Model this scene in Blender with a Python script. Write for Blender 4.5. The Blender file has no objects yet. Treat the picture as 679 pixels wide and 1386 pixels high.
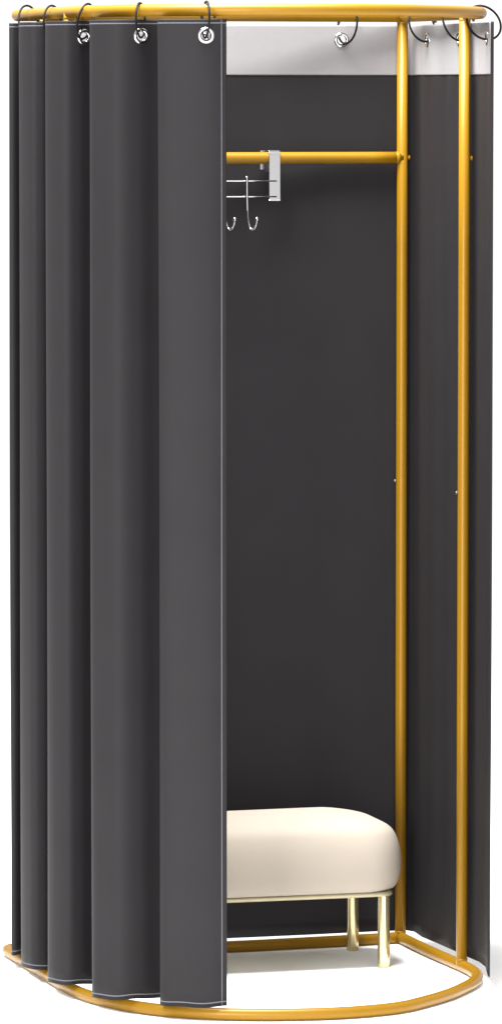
import bpy, bmesh, math, random
from mathutils import Vector, Matrix
random.seed(4)
S = bpy.context.scene
COL = S.collection
# ---------------------------------------------------------------- measuring the place
F = 7396.0          # focal length in photo pixels
CX, HY = 339.5, 124.0
D0 = 10.75          # camera to the front of the frame
CAMZ = 1.8265
TUBE = 0.0122
ZB, ZT = 0.0125, 1.9875     # base rail and top rail centre heights

def plan(px, d):
    return ((px - CX) * d / F, d - D0)
def world(px, py, d):
    x, y = plan(px, d)
    return Vector((x, y, CAMZ - (py - HY) * d / F))
def dbase(py):
    return (CAMZ - ZB) * F / (py - HY)

# ---------------------------------------------------------------- materials
def mat(name):
    m = bpy.data.materials.new(name); m.use_nodes = True
    nt = m.node_tree
    return m, nt, nt.nodes['Principled BSDF']
def N(nt, t, **kw):
    n = nt.nodes.new(t)
    for k, v in kw.items(): setattr(n, k, v)
    return n
def noise(nt, scale, detail=4, vec=None):
    n = N(nt, 'ShaderNodeTexNoise'); n.inputs['Scale'].default_value = scale; n.inputs['Detail'].default_value = detail
    if vec is None:
        tc = N(nt, 'ShaderNodeTexCoord'); vec = tc.outputs['Object']
    nt.links.new(vec, n.inputs['Vector'])
    return n
def ramp(nt, src, a, b, ca, cb):
    r = N(nt, 'ShaderNodeValToRGB')
    r.color_ramp.elements[0].position = a; r.color_ramp.elements[0].color = (*ca, 1)
    r.color_ramp.elements[1].position = b; r.color_ramp.elements[1].color = (*cb, 1)
    nt.links.new(src, r.inputs['Fac']); return r
def bump(nt, src, dist, strength, p):
    b = N(nt, 'ShaderNodeBump'); b.inputs['Distance'].default_value = dist; b.inputs['Strength'].default_value = strength
    nt.links.new(src, b.inputs['Height']); nt.links.new(b.outputs['Normal'], p.inputs['Normal']); return b

def gold_paint():
    m, nt, p = mat('gold_paint')
    n = noise(nt, 60)
    r = ramp(nt, n.outputs['Fac'], .3, .7, GOLD, tuple(c * 1.03 for c in GOLD))
    nt.links.new(r.outputs['Color'], p.inputs['Base Color'])
    p.inputs['Metallic'].default_value = GOLD_METAL
    p.inputs['Roughness'].default_value = .38; p.inputs['Specular IOR Level'].default_value = .2
    return m
GOLD = (.188, .094, .0038); GOLD_METAL = .14

def fabric(name, col, H, L, seam_end=None, seams=True, spec=.12):
    m, nt, p = mat(name)
    uv = N(nt, 'ShaderNodeUVMap'); uv.uv_map = 'UVMap'
    sep = N(nt, 'ShaderNodeSeparateXYZ'); nt.links.new(uv.outputs['UV'], sep.inputs[0])
    n = noise(nt, 9, 3, uv.outputs['UV'])
    r = ramp(nt, n.outputs['Fac'], .3, .7, tuple(c * .95 for c in col), tuple(c * 1.05 for c in col))
    colour = r.outputs['Color']
    def math_(op, a, b=None):
        k = N(nt, 'ShaderNodeMath', operation=op)
        for i, v in enumerate((a, b)):
            if v is None: continue
            if isinstance(v, (int, float)): k.inputs[i].default_value = v
            else: nt.links.new(v, k.inputs[i])
        return k.outputs[0]
    def line(coord, at, w):
        return math_('LESS_THAN', math_('ABSOLUTE', math_('SUBTRACT', coord, at)), w)
    if seams:
        a = line(sep.outputs['Y'], .0085, .0011)
        b = line(sep.outputs['Y'], H - .0075, .0011)
        mk = math_('MAXIMUM', a, b)
        if seam_end is not None:
            mk = math_('MAXIMUM', mk, line(sep.outputs['X'], seam_end, .0009))
        # thread: short stitches with tiny gaps
        st = math_('GREATER_THAN', math_('FRACT', math_('MULTIPLY', math_('ADD', sep.outputs['X'], sep.outputs['Y']), 260.)), .18)
        mk = math_('MULTIPLY', mk, st)
        mx = N(nt, 'ShaderNodeMixRGB'); nt.links.new(mk, mx.inputs['Fac'])
        nt.links.new(colour, mx.inputs[1]); mx.inputs[2].default_value = (.11, .11, .125, 1)
        colour = mx.outputs['Color']
    nt.links.new(colour, p.inputs['Base Color'])
    p.inputs['Roughness'].default_value = .62
    p.inputs['Specular IOR Level'].default_value = spec
    p.inputs['Sheen Weight'].default_value = .0
    # soft unevenness of hanging cloth, stretched along the fall, with a fine grain
    mp = N(nt, 'ShaderNodeMapping'); mp.inputs['Scale'].default_value = (1, .16, 1); nt.links.new(uv.outputs['UV'], mp.inputs['Vector'])
    n3 = noise(nt, 26, 3, mp.outputs['Vector']); n4 = noise(nt, 420, 2, uv.outputs['UV'])
    h = math_('ADD', math_('MULTIPLY', n4.outputs['Fac'], .10), n3.outputs['Fac'])
    bump(nt, h, .0016, .4, p)
    return m

def simple(name, col, metal, rough, spec=.5, nscale=40, bdist=.0002, bstr=.2, var=.06):
    m, nt, p = mat(name)
    n = noise(nt, nscale)
    r = ramp(nt, n.outputs['Fac'], .3, .7, tuple(c * (1 - var) for c in col), tuple(min(1, c * (1 + var)) for c in col))
    nt.links.new(r.outputs['Color'], p.inputs['Base Color'])
    p.inputs['Metallic'].default_value = metal; p.inputs['Roughness'].default_value = rough
    p.inputs['Specular IOR Level'].default_value = spec
    bump(nt, n.outputs['Fac'], bdist, bstr, p)
    return m

M_GOLD = gold_paint()
M_CHROME = simple('polished_nickel', (.46, .46, .47), 1, .08, bstr=.05)
M_STEEL = simple('brushed_steel', (.52, .52, .525), 1, .2, bstr=.0, var=.01)
M_BLACK = simple('black_wire', (.004, .004, .004), .0, .6, .1)
M_BRASS = simple('pale_brass', (.58, .49, .275), .85, .16, bstr=.05)
M_TRIM = simple('champagne_trim', (.30, .26, .16), .3, .4)
M_CUSHION = simple('cream_upholstery', (.280, .244, .202), 0, .85, .15, 700, .0008, .35, .03)
M_BAND = simple('pale_grey_lining', (.185, .178, .180), 0, .75, .15, 60, .0006, .25, .02)
M_FLOOR = simple('white_studio_floor', (.95, .95, .95), 0, .9, .0, 3, .0001, .0, .005)
M_HOLE = simple('grey_bolt_metal', (.12, .10, .07), .5, .4)
M_STUD = simple('dark_stud', (.02, .015, .01), .0, .5)

# ---------------------------------------------------------------- mesh helpers
def obj(name, bm, m, parent=None, smooth=True, recalc=True):
    if recalc: bmesh.ops.recalc_face_normals(bm, faces=bm.faces[:])
    me = bpy.data.meshes.new(name); bm.to_mesh(me); bm.free()
    if smooth:
        for f in me.polygons: f.use_smooth = True
    me.materials.append(m)
    o = bpy.data.objects.new(name, me); COL.objects.link(o)
    if parent: put(o, parent)
    return o
def put(o, parent):
    o.parent = parent
    W = Matrix.Translation(parent.location) @ parent.rotation_euler.to_matrix().to_4x4() if parent.type == 'EMPTY' and parent.parent is None else None
    if W is not None: o.matrix_parent_inverse = W.inverted()
def thing(name, loc, label, cat, group=None):
    o = bpy.data.objects.new(name, None); COL.objects.link(o); o.location = loc
    o.empty_display_size = .05
    o['label'] = label; o['category'] = cat
    if group: o['group'] = group
    return o
def tube(bm, pts, r, seg=14, closed=False, caps=True, radii=None):
    pts = [Vector(p) for p in pts]; n = len(pts)
    rings = []; prev = None
    for i, p in enumerate(pts):
        a = pts[i - 1] if (i > 0 or closed) else p
        b = pts[(i + 1) % n] if (i < n - 1 or closed) else p
        t = (b - a).normalized()
        if prev is None:
            u = t.orthogonal().normalized()
            if abs(t.z) < .9: u = (Vector((0, 0, 1)) - t * t.z).normalized()
        else:
            u = (prev - t * prev.dot(t)).normalized()
        prev = u; v = t.cross(u); rr = radii[i] if radii else r
        # keep width constant through a corner
        rings.append([bm.verts.new(p + (u * math.cos(k * 2 * math.pi / seg) + v * math.sin(k * 2 * math.pi / seg)) * rr) for k in range(seg)])
    m = n if closed else n - 1
    for i in range(m):
        A, B = rings[i], rings[(i + 1) % n]
        for k in range(seg):
            bm.faces.new((A[k], A[(k + 1) % seg], B[(k + 1) % seg], B[k]))
    if caps and not closed:
        bm.faces.new(rings[0][::-1]); bm.faces.new(rings[-1])
def lathe(bm, prof, M, seg=28, closed=False):
    rings = []
    for r, z in prof:
        rings.append([bm.verts.new(M @ Vector((r * math.cos(k * 2 * math.pi / seg), r * math.sin(k * 2 * math.pi / seg), z))) for k in range(seg)])
    n = len(rings)
    for i in range(n if closed else n - 1):
        A, B = rings[i], rings[(i + 1) % n]
        for k in range(seg):
            bm.faces.new((A[k], A[(k + 1) % seg], B[(k + 1) % seg], B[k]))
    if not closed:
        if prof[0][0] > 1e-6: bm.faces.new(rings[0])
        if prof[-1][0] > 1e-6: bm.faces.new(rings[-1])
    bmesh.ops.remove_doubles(bm, verts=bm.verts[:], dist=1e-7)
def axis_matrix(loc, axis):
    q = Vector(axis).normalized().to_track_quat('Z', 'Y')
    return Matrix.Translation(loc) @ q.to_matrix().to_4x4()
def spline(ctrl, step):
    """centripetal-ish Catmull-Rom through 2-D/3-D points, resampled evenly"""
    P = [Vector(c) for c in ctrl]
    P = [P[0] * 2 - P[1]] + P + [P[-1] * 2 - P[-2]]
    out = []
    for i in range(1, len(P) - 2):
        p0, p1, p2, p3 = P[i - 1:i + 3]
        t0 = 0; t1 = t0 + max((p1 - p0).length, 1e-6) ** .5; t2 = t1 + max((p2 - p1).length, 1e-6) ** .5; t3 = t2 + max((p3 - p2).length, 1e-6) ** .5
        for k in range(40):
            t = t1 + (t2 - t1) * k / 40
            a1 = p0 * ((t1 - t) / (t1 - t0)) + p1 * ((t - t0) / (t1 - t0))
            a2 = p1 * ((t2 - t) / (t2 - t1)) + p2 * ((t - t1) / (t2 - t1))
            a3 = p2 * ((t3 - t) / (t3 - t2)) + p3 * ((t - t2) / (t3 - t2))
            b1 = a1 * ((t2 - t) / (t2 - t0)) + a2 * ((t - t0) / (t2 - t0))
            b2 = a2 * ((t3 - t) / (t3 - t1)) + a3 * ((t - t1) / (t3 - t1))
            out.append(b1 * ((t2 - t) / (t2 - t1)) + b2 * ((t - t1) / (t2 - t1)))
    out.append(P[-2])
    return resample(out, step)
def resample(out, step):
    L = [0.]
    for a, b in zip(out, out[1:]): L.append(L[-1] + (b - a).length)
    n = max(2, round(L[-1] / step)); res = []; j = 0
    for i in range(n + 1):
        s = L[-1] * i / n
        while j < len(L) - 2 and L[j + 1] < s: j += 1
        f = (s - L[j]) / max(L[j + 1] - L[j], 1e-9)
        res.append(out[j].lerp(out[j + 1], min(max(f, 0), 1)))
    return res

# ---------------------------------------------------------------- the frame: D-shaped rails on posts
front_px = [(541.5, 1268.8), (560, 1278), (581, 1288), (618, 1304.3), (632, 1310.6), (640.5, 1315.5), (645, 1320.5), (644, 1325.5), (638, 1331),
            (628, 1336.5), (608, 1345.5), (579, 1354.5), (539, 1363.8), (470, 1370.5), (390, 1373.2), (307, 1372.8), (255, 1370.5), (215, 1367), (170, 1360.5),
            (124, 1349.5), (95, 1338), (65.6, 1320.5), (31.6, 1299.5), (16, 1290), (12, 1287.2)]
back_px = [(12, 1287.2), (11.0, 1285.6), (14.5, 1284.8), (40, 1286.5), (150, 1286.5), (307, 1281.6), (420, 1275.8), (510, 1270.8), (541.5, 1268.8)]
def top_dx(px):
    k = [(0, 14), (40, 10), (120, 4), (540, 3), (650, 5)]
    for (a, va), (b, vb) in zip(k, k[1:]):
        if px <= b: return va + (vb - va) * max(0, (px - a)) / (b - a)
    return 5
def rail(z, top):
    def conv(l):
        return [Vector((*plan(px + (top_dx(px) if top else 0), dbase(py)), z)) for px, py in l]
    a = spline(conv(front_px), .012); b = spline(conv(back_px), .012)
    return a[:-1] + b[:-1]
def rail_at(path, px, part='front'):
    """point and tangent of a rail where it passes photo column px; front = nearer one"""
    best = None
    for i, p in enumerate(path):
        d = p.y + D0; q = CX + p.x * F / d
        n = path[(i + 1) % len(path)]; dn = n.y + D0; qn = CX + n.x * F / dn
        if (q - px) * (qn - px) <= 0 and abs(qn - q) > 1e-9:
            f = (px - q) / (qn - q); pt = p.lerp(n, f); tan = (n - p).normalized()
            if best is None or (pt.y < best[0].y) == (part == 'front'): best = (pt, tan)
    return best
base_path = rail(ZB, False); top_path = rail(ZT, True)

frame = thing('changing_room_frame', (0.0, .45, 0), 'gold painted steel tube frame with curved top and base rails, standing on the white floor', 'frame')
bm = bmesh.new(); tube(bm, base_path, TUBE, 20, True); obj('base_rail', bm, M_GOLD, frame)
bm = bmesh.new(); tube(bm, top_path, TUBE, 20, True); top_rail = obj('top_rail', bm, M_GOLD, frame)
posts = []
def post(px, part):
    b, tb = rail_at(base_path, px, part); t, _ = rail_at(top_path, px + top_dx(px), part)
    bm = bmesh.new()
    up = (t - b).normalized()
    pts = [b.lerp(t, k) for k in (0, .25, .5, .75, 1)]
    tube(bm, pts, .0118, 20)
    for e, s in ((b, 1), (t, -1)):     # weld collars where the tube meets the rails
        Mx = axis_matrix(e, up * s)
        lathe(bm, [(.0118, .010), (.0122, .0120), (.0121, .0140), (.0118, .0150)], Mx, 20)
    o = obj('post', bm, M_GOLD, frame); posts.append((b, t)); return o
post(541.2, 'back')
# front right post stands on the straight side of the rail
def post_at(pt_px, pt_py, fx=None):
    d = dbase(pt_py)
    b = Vector((*plan(pt_px, d), ZB)); t = Vector((*plan(pt_px + top_dx(pt_px), d), ZT))
    bm = bmesh.new(); up = (t - b).normalized()
    tube(bm, [b.lerp(t, k) for k in (0, .25, .5, .75, 1)], .0118, 20)
    for e, s in ((b, 1), (t, -1)):
        lathe(bm, [(.0118, .010), (.0122, .0120), (.0121, .0140), (.0118, .0150)], axis_matrix(e, up * s), 20)
    o = obj('post', bm, M_GOLD, frame); posts.append((b, t)); return o
post_at(624.0, 1307.0)
post_at(88, 1334.5)
post_at(48, 1286.6)
# clothes bar across the back
def on_post(i, py):
    b, t = posts[i]; d = b.y + D0
    z = CAMZ - (py - HY) * d / F
    return b.lerp(t, (z - b.z) / (t.z - b.z))
barR = on_post(0, 213.3); barL = on_post(3, 214.6); barL.z = barR.z; barL.y -= .015
bd = (barR - barL).normalized()
bm = bmesh.new()
Lb = (barR - barL).length
tube(bm, [barL + bd * (Lb * k / 12) for k in range(13)], .0126, 20)
for e, s in ((barR, -1), (barL, 1)):
    lathe(bm, [(.0128, .006), (.0135, .010), (.0134, .0125), (.0127, .0145)], axis_matrix(e, bd * s), 20)
clothes_bar = obj('clothes_bar', bm, M_GOLD, frame)
def bolt(p, axis, m, r=.0042, l=.0175):
    bm = bmesh.new()
    lathe(bm, [(r * .7, .008), (r * .7, l - .003), (r, l - .003), (r, l - .001), (r * .6, l + .0008), (0, l + .0012)], axis_matrix(p, axis), 12)
    return obj('bolt', bm, m, frame)
bolt(on_post(0, 213.3), (1, .1, 0), M_GOLD, .0052, .0165); bolt(on_post(1, 214), (1, .1, 0), M_GOLD, .0052, .0165)
bolt(on_post(0, 651), (-1, -.1, 0), M_HOLE, .0038, .0155); bolt(on_post(1, 667), (-1, -.1, 0), M_HOLE, .0038, .0155)
for px, part in ((112, 'front'), (127, 'front'), (195, 'front'), (273, 'front'), (290.5, 'front'), (458, 'back'), (588.5, 'back'), (640, 'back')):
    p, t = rail_at(top_path, px, part)
    bm = bmesh.new()
    lathe(bm, [(.0030, .0105), (.0030, .0150), (.0021, .0162), (0, .0165)], axis_matrix(p, (0, 0, -1)), 10)
    obj('stop_stud', bm, M_STUD, frame)

# ---------------------------------------------------------------- curtains
def curtain_mesh(ctrl, ztop, zhem, eyelets, dxtop, hem_wave, thick=.0012, band=None):
    """ctrl: (px, d) plan control points. returns bm, columns, u list"""
    bot = [Vector(plan(px, d)) for px, d in ctrl]
    top = [Vector(plan(px + dxtop(px), d)) for px, d in ctrl]
    b = spline(bot, .0005); t = spline(top, .0005)
    def pick(l, n): return [l[round(i * (len(l) - 1) / n)] for i in range(n + 1)]
    n = max(60, round(sum((x - y).length for x, y in zip(b, b[1:])) / .0032))
    b = pick(b, n); t = pick(t, n)
    U = [0.]
    for p, q in zip(t, t[1:]): U.append(U[-1] + (q - p).length)
    return b, t, U
def px_of(p): return CX + p.x * F / (p.y + D0)
def make_curtain(root, name, m, b, t, U, ztop, zhem, eyes, side, hem_wave=lambda u: 0, lean=lambda u, v: 0):
    H = ztop - zhem
    rows = [ztop - .003 * i for i in range(25)]
    z0 = rows[-1]; nr = 64
    rows += [z0 + (zhem - z0) * (i / nr) for i in range(1, nr + 1)]
    bm = bmesh.new(); uvl = bm.loops.layers.uv.new('UVMap')
    n = len(U)
    def P(i, z, r):
        k = (z - zhem) / H
        p = b[i].lerp(t[i], k)
        j0, j1 = max(i - 1, 0), min(i + 1, n - 1)
        tg = (t[j1] - t[j0]).normalized(); nm = Vector((-tg.y, tg.x))
        p = p + nm * lean(U[i], k)
        zz = z + (hem_wave(U[i]) * (1 - k) ** 6)
        return Vector((p.x, p.y, zz))
    V = [[bm.verts.new(P(i, z, r)) for i in range(n)] for r, z in enumerate(rows)]
    for r in range(len(rows) - 1):
        for i in range(n - 1):
            zc = (rows[r] + rows[r + 1]) / 2; uc = (U[i] + U[i + 1]) / 2
            if any((uc - eu) ** 2 + (zc - ez) ** 2 < .0118 ** 2 for eu, ez in eyes): continue
            f = bm.faces.new((V[r][i], V[r + 1][i], V[r + 1][i + 1], V[r][i + 1]))
            for lp, (ii, rr) in zip(f.loops, ((i, r), (i, r + 1), (i + 1, r + 1), (i + 1, r))):
                lp[uvl].uv = (U[ii], rows[rr] - zhem)
    loose = [v for v in bm.verts if not v.link_faces]
    bmesh.ops.delete(bm, geom=loose, context='VERTS')
    o = obj(name, bm, m, root, recalc=False)
    md = o.modifiers.new('thickness', 'SOLIDIFY'); md.thickness = .0014; md.offset = 0; md.use_even_offset = False
    return o, rows, P
def eyelet(root, b, t, U, eu, ez, H, zhem):
    i = min(range(len(U)), key=lambda k: abs(U[k] - eu))
    i = min(max(i, 1), len(U) - 2)
    k = (ez - zhem) / H
    lo, hi = max(i - 4, 0), min(i + 4, len(U) - 1)
    pa, pb = b[lo].lerp(t[lo], k), b[hi].lerp(t[hi], k)
    p = b[i].lerp(t[i], k); tg = (pb - pa).normalized()
    nm = Vector((-tg.y, tg.x, 0))
    bm = bmesh.new()
    prof = [(.0085 + .0042 * (1 - math.cos(a_)), .0046 * math.sin(a_)) for a_ in [2 * math.pi * k / 20 for k in range(20)]]
    lathe(bm, prof, axis_matrix(Vector((p.x, p.y, ez)), nm), 32, True)
    obj('eyelet', bm, M_CHROME, root)
    return Vector((p.x, p.y, ez)), nm

Z_CT = CAMZ + .1425
EZ = CAMZ + .1105           # eyelet centre height
ctrlA = [(96, 11.635), (52, 11.635), (26, 11.60), (18.5, 11.52), (17, 11.41), (17.8, 11.372), (22, 11.372), (30, 11.385), (37, 11.398), (40, 11.36), (33.5, 11.30), (30.4, 11.262), (29.6, 11.248), (31, 11.234), (37, 11.210), (47, 11.190), (60, 11.192), (73, 11.202), (78, 11.16), (71, 11.10), (66.8, 11.060), (65.6, 11.045), (67.5, 11.030), (76, 11.008), (92, 10.990), (110, 10.998),
         (130, 11.016), (138, 10.985), (133, 10.93), (127, 10.882), (125.4, 10.862), (128, 10.846), (140, 10.830), (162, 10.813), (190, 10.823), (213, 10.840), (230, 10.845), (231, 10.81),
         (221, 10.780), (217.6, 10.762), (217.4, 10.752), (221, 10.743), (232, 10.736), (262, 10.731), (290, 10.734), (307, 10.743)]
def dxA(px): return -3.4 if px < 217 else -3.4 + 2.6 * min(1, (px - 217) / 89)
zhemA = ZB + .0165
zhemB = ZB + .0128
bA, tA, UA = curtain_mesh(ctrlA, Z_CT, zhemA, [], dxA, None)
HA = Z_CT - zhemA
def u_at(t, U, px, lo=0, hi=1e9, dmin=None, dmax=None):
    c = [(abs(px_of(p) - px), U[i]) for i, p in enumerate(t) if lo <= p.y + D0 <= hi]
    return min(c)[1]
eyesA_px = [(278, 10.70, 10.745), (190, 10.80, 10.85), (114.5, 10.98, 11.04), (69, 11.15, 11.22), (37, 11.36, 11.40)]
eyesA = [(u_at(tA, UA, px, lo, hi), EZ) for px, lo, hi in eyesA_px]
front_curtain = thing('curtain', (-.28, .2, zhemA), 'charcoal curtain panel hanging in deep folds across the front left, with pale hem stitching', 'curtain', 'curtain panels of the changing room')
M_FABA = fabric('charcoal_fabric', (.0118, .0107, .0116), HA, UA[-1], UA[-1] - .0105)
oA, rowsA, PA = make_curtain(front_curtain, 'fabric', M_FABA, bA, tA, UA, Z_CT, zhemA, eyesA, 1,
                             lambda u: .0012 * math.sin(u * 37) + .0008 * math.sin(u * 83 + 1), lambda u, k: .0011 * math.sin(3 * k + 9 * u) * math.sin(math.pi * k))
eyeA_pos = [eyelet(front_curtain, bA, tA, UA, eu, ez, HA, zhemA) for eu, ez in eyesA]

ctrlB = [(64, 11.69), (180, 11.672), (250, 11.668), (307, 11.670), (420, 11.697), (500, 11.724), (532, 11.738), (547, 11.745), (556, 11.735), (564, 11.70), (571, 11.652), (581, 11.600), (592, 11.558),
         (604, 11.492), (612, 11.445), (622, 11.400), (634, 11.352), (646, 11.298), (653, 11.245), (657.2, 11.185), (657.8, 11.130), (658.8, 11.100), (661.8, 11.092)]
def dxB(px): return 1.0 + (px - 64) / 600 * 2.5 + (2.0 * max(0, (px - 600) / 60))
bB, tB, UB = curtain_mesh(ctrlB, Z_CT, zhemB, [], dxB, None)
HB = Z_CT - zhemB
eyesB_px = [(275, 11, 12), (461, 11.5, 12), (579, 11.58, 11.67), (622, 11.34, 11.42), (659.5, 11.19, 11.28)]
eyesB = [(u_at(tB, UB, px, lo, hi), EZ) for px, lo, hi in eyesB_px]
back_curtain = thing('curtain', (.2, .9, zhemB), 'charcoal curtain panel round the back and right side, its pale grey lining band facing inwards', 'curtain', 'curtain panels of the changing room')
M_FABB = fabric('charcoal_fabric_inside', (.0118, .0107, .0116), HB, UB[-1], None, seams=False)
U_R = u_at(tB, UB, 556, 11.6, 11.8)
leanB = lambda u, k: (.0035 * math.sin(2 * math.pi * (u - U_R) / .098) * (math.sin(math.pi * min(k, 1)) ** .5 if u > U_R and k < .94 else 0) * min(1, max(0, (UB[-1] - u) / .08))) + .0012 * math.sin(2.5 * k + 5 * u) * math.sin(math.pi * k)
HEM_LINE = [(64, 1274), (307, 1270), (420, 1265), (500, 1261), (549, 1259), (560.5, 1261), (570.7, 1268), (591, 1276.5), (615, 1287), (632, 1295), (648.5, 1302), (656.5, 1308.5), (660, 1322), (670, 1324)]
def hemB(u):
    # the hem dips where the cloth hangs slack between two rings
    i = min(range(len(UB)), key=lambda k: abs(UB[k] - u)); p = bB[i]; q = px_of(p)
    for (a, ya), (b_, yb) in zip(HEM_LINE, HEM_LINE[1:]):
        if q <= b_: break
    y = ya + (yb - ya) * max(0, (q - a)) / (b_ - a)
    return CAMZ - (y - HY) * (p.y + D0) / F - zhemB
hemB_table = {u: hemB(u) for u in UB}
oB, rowsB, PB = make_curtain(back_curtain, 'fabric', M_FABB, bB, tB, UB, Z_CT, zhemB, eyesB, -1, hemB_table.get, leanB)
eyeB_pos = [eyelet(back_curtain, bB, tB, UB, eu, ez, HB, zhemB) for eu, ez in eyesB]
# pale lining band sewn along the top of the inside face
def inside_normal(i):
    j0, j1 = max(i - 1, 0), min(i + 1, len(tB) - 1)
    tg = (tB[j1] - tB[j0]).normalized(); return Vector((tg.y, -tg.x))   # towards the camera side for a left-to-right run
bm = bmesh.new()
bz = [Z_CT - .0006 - .00237 * i for i in range(46)]
Vb = []
idx = [i for i in range(len(UB)) if UB[i] < UB[-1] - .0085]
for z in bz:
    row = []
    for i in idx:
        k = (z - zhemB) / HB; p = bB[i].lerp(tB[i], k) + inside_normal(i) * .0016 + inside_normal(i) * -1 * leanB(UB[i], k)
        row.append(bm.verts.new((p.x, p.y, z)))
    Vb.append(row)
for r in range(len(bz) - 1):
    for c in range(len(idx) - 1):
        uc = (UB[idx[c]] + UB[idx[c + 1]]) / 2; zc = (bz[r] + bz[r + 1]) / 2
        if any((uc - eu) ** 2 + (zc - ez) ** 2 < .0118 ** 2 for eu, ez in eyesB): continue
        bm.faces.new((Vb[r][c], Vb[r + 1][c], Vb[r + 1][c + 1], Vb[r][c + 1]))
bmesh.ops.delete(bm, geom=[v for v in bm.verts if not v.link_faces], context='VERTS')
band = obj('lining_band', bm, M_BAND, back_curtain, recalc=False)
md = band.modifiers.new('thickness', 'SOLIDIFY'); md.thickness = .0010; md.offset = 0

# ---------------------------------------------------------------- curtain rings
def hung_ring(e, px, part, label, half, sgn):
    """a ring lying on the rail and running through the eyelet; half = how wide it opens towards the camera"""
    p, t = rail_at(top_path, px, part)
    top = Vector((p.x, p.y, p.z + TUBE + .0024)); bot = Vector((e.x, e.y, e.z - .0035))
    R = .0348
    c = (top + bot) / 2; axn = (top - bot).normalized(); ln = (top - bot).length
    co_ = min(1, half / (R * F / (c.y + D0))); si = math.sqrt(1 - co_ * co_)
    side = Vector((sgn * co_, -si, 0)); s_ = (side - axn * side.dot(axn)).normalized()
    o = thing('curtain_ring', c, label, 'curtain ring', 'black wire curtain rings')
    bm = bmesh.new()
    pts = [c + axn * math.cos(2 * math.pi * k / 56) * ln / 2 + s_ * math.sin(2 * math.pi * k / 56) * R for k in range(56)]
    tube(bm, pts, .0023, 8, True)
    obj('wire', bm, M_BLACK, o)
RINGS = [
    (eyeA_pos[0][0], 278, 'front', 'black wire ring through the eyelet beside the free edge of the front curtain', 5, 1),
    (eyeA_pos[1][0], 189.5, 'front', 'black wire ring through the eyelet one fold left of the free front edge', 5.5, -1),
    (eyeA_pos[2][0], 117, 'front', 'black wire ring whose eyelet is half covered by the next curtain fold', 9.5, -1),
    (eyeA_pos[3][0], 73, 'front', 'black wire ring second from the left end of the top rail, over a narrow fold', 11, -1),
    (eyeA_pos[4][0], 43, 'front', 'leftmost black wire ring, at the rounded left end of the top rail', 12.5, -1),
    (eyeB_pos[1][0], 478, 'back', 'black wire ring holding the flat back panel by its round open eyelet', 12, 1),
    (eyeB_pos[2][0], 562, 'back', 'black wire ring just right of the rear post, through an eyelet seen edge on', 17, -1),
    (eyeB_pos[3][0], 607, 'back', 'black wire ring half hidden behind the front right post', 15, -1),
    (eyeB_pos[4][0], 648.5, 'front', 'black wire ring standing out past the right end of the top rail', 22, 1),
]
for spec in RINGS: hung_ring(*spec)

# ---------------------------------------------------------------- hook rack on the clothes bar
def bar_pt(px):
    lo, hi = 0., 1.
    for _ in range(40):
        m = (lo + hi) / 2
        if px_of(barL.lerp(barR, m)) < px: lo = m
        else: hi = m
    return barL.lerp(barR, lo)
fwd = Vector((bd.y, -bd.x, 0)).normalized()      # towards the camera
if fwd.y > 0: fwd = -fwd
PXM = (11.65) / F
rack = thing('hook_rack', bar_pt(369), 'steel wire hook rack hanging by flat straps from the gold clothes bar', 'hook rack')
def strap_bm(c, w=.0245):
    prof = [(-.0150, -.030), (-.0150, -.012), (-.0148, .0020), (-.0138, .0118), (-.0110, .0146), (0, .0152), (.0105, .0148), (.0142, .0120), (.0150, .004), (.0150, -.03), (.0153, -.062), (.0160, -.088), (.0180, -.0915)]
    bm = bmesh.new(); th = .0016; rows = []
    for j, (f, z) in enumerate(prof):
        a = prof[max(j - 1, 0)]; b_ = prof[min(j + 1, len(prof) - 1)]
        tx, tz = b_[0] - a[0], b_[1] - a[1]; l = math.hypot(tx, tz); nx, nz = -tz / l, tx / l
        ww = w if j > 5 else w * .96
        row = []
        for s in (-1, 1):
            for o_ in (0, th):
                p = c + bd * (s * ww / 2) + fwd * (f + nx * o_) + Vector((0, 0, z + nz * o_))
                row.append(bm.verts.new(p))
        rows.append(row)
    for A, B in zip(rows, rows[1:]):
        for a, b_ in ((0, 1), (1, 3), (3, 2), (2, 0)):
            bm.faces.new((A[a], A[b_], B[b_], B[a]))
    bm.faces.new((rows[0][0], rows[0][1], rows[0][3], rows[0][2])); bm.faces.new((rows[-1][0], rows[-1][1], rows[-1][3], rows[-1][2]))
    return bm
for px in (369, 215):
    o = obj('strap', strap_bm(bar_pt(px)), M_STEEL, rack, smooth=False)
    bv = o.modifiers.new('edge', 'BEVEL'); bv.width = .0006; bv.segments = 2; bv.limit_method = 'ANGLE'
bm = bmesh.new()
for z0, z1 in ((-.0245, .0158),):
    c = bar_pt(357.5) - fwd * .0146
    vs = [bm.verts.new(c + bd * x - fwd * y + Vector((0, 0, z))) for x in (-.0048, .0048) for y in (0, .0016) for z in (z0, z1)]
    for f in ((0, 1, 3, 2), (4, 6, 7, 5), (0, 4, 5, 1), (2, 3, 7, 6), (0, 2, 6, 4), (1, 5, 7, 3)): bm.faces.new([vs[k] for k in f])
obj('strap_clip', bm, M_STEEL, rack, smooth=False)
def rp(px, py, f):
    c = bar_pt(px - fwd.x * f * F / 11.6); return Vector((c.x, c.y, CAMZ - (py - HY) * (c.y + D0) / F)) + fwd * f
for py in (244.8, 266.0):
    bm = bmesh.new(); tube(bm, [rp(px, py, .0178) for px in (208, 250, 300, 340, 374)], .0016, 10); obj('cross_wire', bm, M_STEEL, rack)
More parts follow.
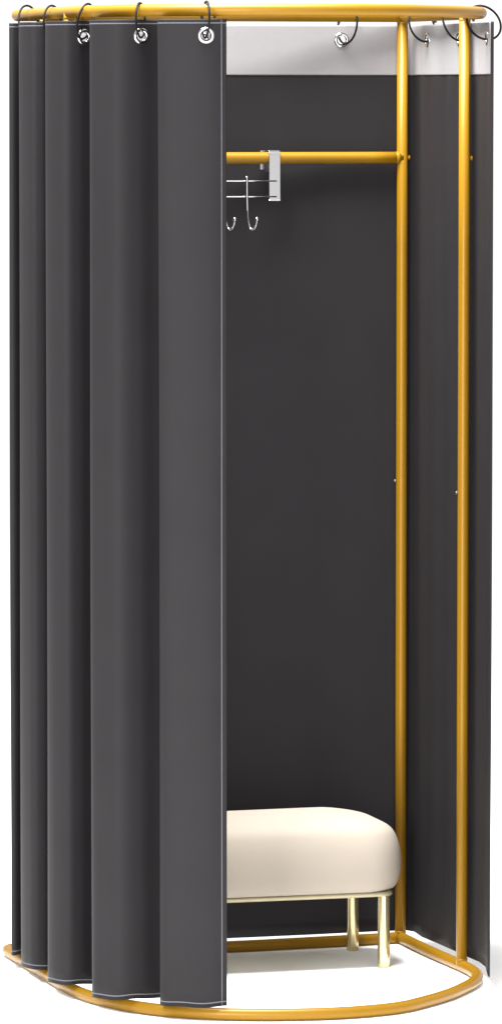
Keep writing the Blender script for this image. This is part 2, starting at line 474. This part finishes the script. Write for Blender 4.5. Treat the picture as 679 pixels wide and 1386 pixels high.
def hook(px):
    bm = bmesh.new()
    pts = [rp(px, 238.5, .0200), rp(px, 252, .0212), rp(px + .2, 268, .0215), rp(px + .7, 284, .023), rp(px + 1.6, 296, .026), rp(px + 3.2, 305, .031), rp(px + 6, 310, .037), rp(px + 9.2, 310, .044), rp(px + 11.6, 305.5, .049), rp(px + 13, 300.5, .051), rp(px + 13.4, 297, .052)]
    sm = spline(pts, .003)
    n = len(sm); rad = [.0028 - .0009 * max(0, (i / n - .55)) * 2 for i in range(n)]
    tube(bm, sm, .0022, 12, radii=rad)
    h = obj('hook', bm, M_CHROME, rack)
    bm = bmesh.new(); bmesh.ops.create_uvsphere(bm, u_segments=18, v_segments=12, radius=.0046)
    bmesh.ops.translate(bm, verts=bm.verts[:], vec=rp(px + 13.6, 296, .053))
    b_ = obj('ball_tip', bm, M_CHROME); b_.parent = h
    return h
for px in (334, 304, 274, 244): hook(px)

# ---------------------------------------------------------------- bench
ANG = math.radians(15.2)
bu = Vector((math.cos(ANG), math.sin(ANG), 0)); bv_ = Vector((math.sin(ANG), -math.cos(ANG), 0))   # along, towards camera
legF = Vector((*plan(521, 11.40), 0)); legR = Vector((*plan(474.5, 11.62), 0))
endc = (legF + legR) / 2
HALF_V = abs((legF - legR).dot(bv_)) / 2
HALF_U = .300
bc = endc - bu * HALF_U
bench = thing('bench', bc, 'low cream cushioned bench on pale brass legs, standing inside the curtained frame', 'bench')
Z0 = .150
def rrect(hu, hv, r, z, n=14):
    r = min(r, hu, hv); out = []
    for cx, cy, a0 in ((hu - r, hv - r, 0), (-hu + r, hv - r, 90), (-hu + r, -hv + r, 180), (hu - r, -hv + r, 270)):
        for k in range(n + 1):
            a = math.radians(a0 + 90 * k / n)
            out.append((cx + r * math.cos(a), cy + r * math.sin(a), z))
    return out
def rings_mesh(loops):
    bm = bmesh.new(); R = []
    for lp in loops:
        R.append([bm.verts.new(bc + bu * x + bv_ * y + Vector((0, 0, z))) for x, y, z in lp])
    n = len(R[0])
    for A, B in zip(R, R[1:]):
        for k in range(n): bm.faces.new((A[k], A[(k + 1) % n], B[(k + 1) % n], B[k]))
    bm.faces.new(R[0][::-1]); bm.faces.new(R[-1]); return bm
hu, hv = HALF_U + .050, HALF_V + .036
prof = [(.030, Z0 + .0085), (.0190, Z0 + .0092), (.0110, Z0 + .014), (.004, Z0 + .032), (.001, Z0 + .050), (0, Z0 + .066), (.001, Z0 + .086), (.004, Z0 + .108), (.009, Z0 + .126), (.015, Z0 + .141), (.025, Z0 + .1515),
        (.039, Z0 + .1585), (.058, Z0 + .1630), (.082, Z0 + .1655), (.106, Z0 + .1668), (.130, Z0 + .1675)]
loops = []
for ins, z in prof:
    lp = rrect(hu - ins, hv - ins * .93, max(.085 - ins * .35, .03), 0)
    # stuffing: softly uneven upholstery
    L2 = []
    for x, y, _ in lp:
        k = max(0, (z - Z0 - .06) / .12)
        dz = k * (.0035 * math.sin(7 * x + 1.2) + .002 * math.sin(13 * x + 9 * y)) - .0025 * k - .009 * k * (x / hu) ** 2
        L2.append((x, y, z + dz))
    loops.append(L2)
o = obj('cushion', rings_mesh(loops), M_CUSHION, bench)
ss = o.modifiers.new('smooth', 'SUBSURF'); ss.levels = 1; ss.render_levels = 2
tl = [rrect(HALF_U + .021 - i, HALF_V + .017 - i, .03 - i, z) for i, z in ((.004, Z0 - .001), (.0, Z0 + .001), (.0, Z0 + .0065), (.003, Z0 + .0088))]
obj('base_trim', rings_mesh(tl), M_TRIM, bench, smooth=True)
for su in (1, -1):
    for sv in (1, -1):
        p = bc + bu * (su * HALF_U) + bv_ * (sv * HALF_V)
        bm = bmesh.new()
        lathe(bm, [(.0115, 0), (.0128, .0015), (.0128, .010), (.0128, Z0 - .0012)], axis_matrix(p, (0, 0, 1)), 28)
        l = obj('leg', bm, M_BRASS, bench)
        md = l.modifiers.new('e', 'EDGE_SPLIT'); md.split_angle = math.radians(50)

# ---------------------------------------------------------------- studio
bm = bmesh.new(); bmesh.ops.create_grid(bm, x_segments=8, y_segments=8, size=120)
fl = obj('floor', bm, M_FLOOR); fl['kind'] = 'structure'
w = bpy.data.worlds.new('World'); S.world = w; w.use_nodes = True
bg = w.node_tree.nodes['Background']; bg.inputs['Color'].default_value = (1, .995, .99, 1); bg.inputs['Strength'].default_value = .88
def area(name, loc, target, size, power, col=(1, 1, 1)):
    l = bpy.data.lights.new(name, 'AREA'); l.shape = 'RECTANGLE'; l.size, l.size_y = size; l.energy = power; l.color = col
    o = bpy.data.objects.new(name, l); COL.objects.link(o); o.location = loc
    o.rotation_euler = (Vector(target) - Vector(loc)).to_track_quat('-Z', 'Y').to_euler(); return o
area('overhead_softbox', (-.62, .12, 4.6), (.05, .45, .6), (1.9, 1.9), 790)
area('front_softbox', (.9, -7.0, 1.7), (.1, .4, .7), (3.2, 2.6), 100)
area('side_softbox', (-1.75, -5.6, 1.25), (.3, .6, .8), (1.2, 2.4), 275)

cam = bpy.data.cameras.new('camera'); co = bpy.data.objects.new('camera', cam); COL.objects.link(co)
co.location = (0, -D0, CAMZ); co.rotation_euler = (math.pi / 2, 0, 0)
cam.sensor_fit = 'VERTICAL'; cam.sensor_height = 36; cam.sensor_width = 36; cam.lens = 36 * F / 1386
cam.shift_y = -(693 - HY) / 1386; cam.shift_x = 0.0
cam.clip_end = 500; cam.clip_start = .1
S.camera = co
S.view_settings.view_transform = 'Standard'; S.view_settings.look = 'None'
S.view_settings.exposure = 0.35; S.view_settings.gamma = 1
S.cycles.max_bounces = 8
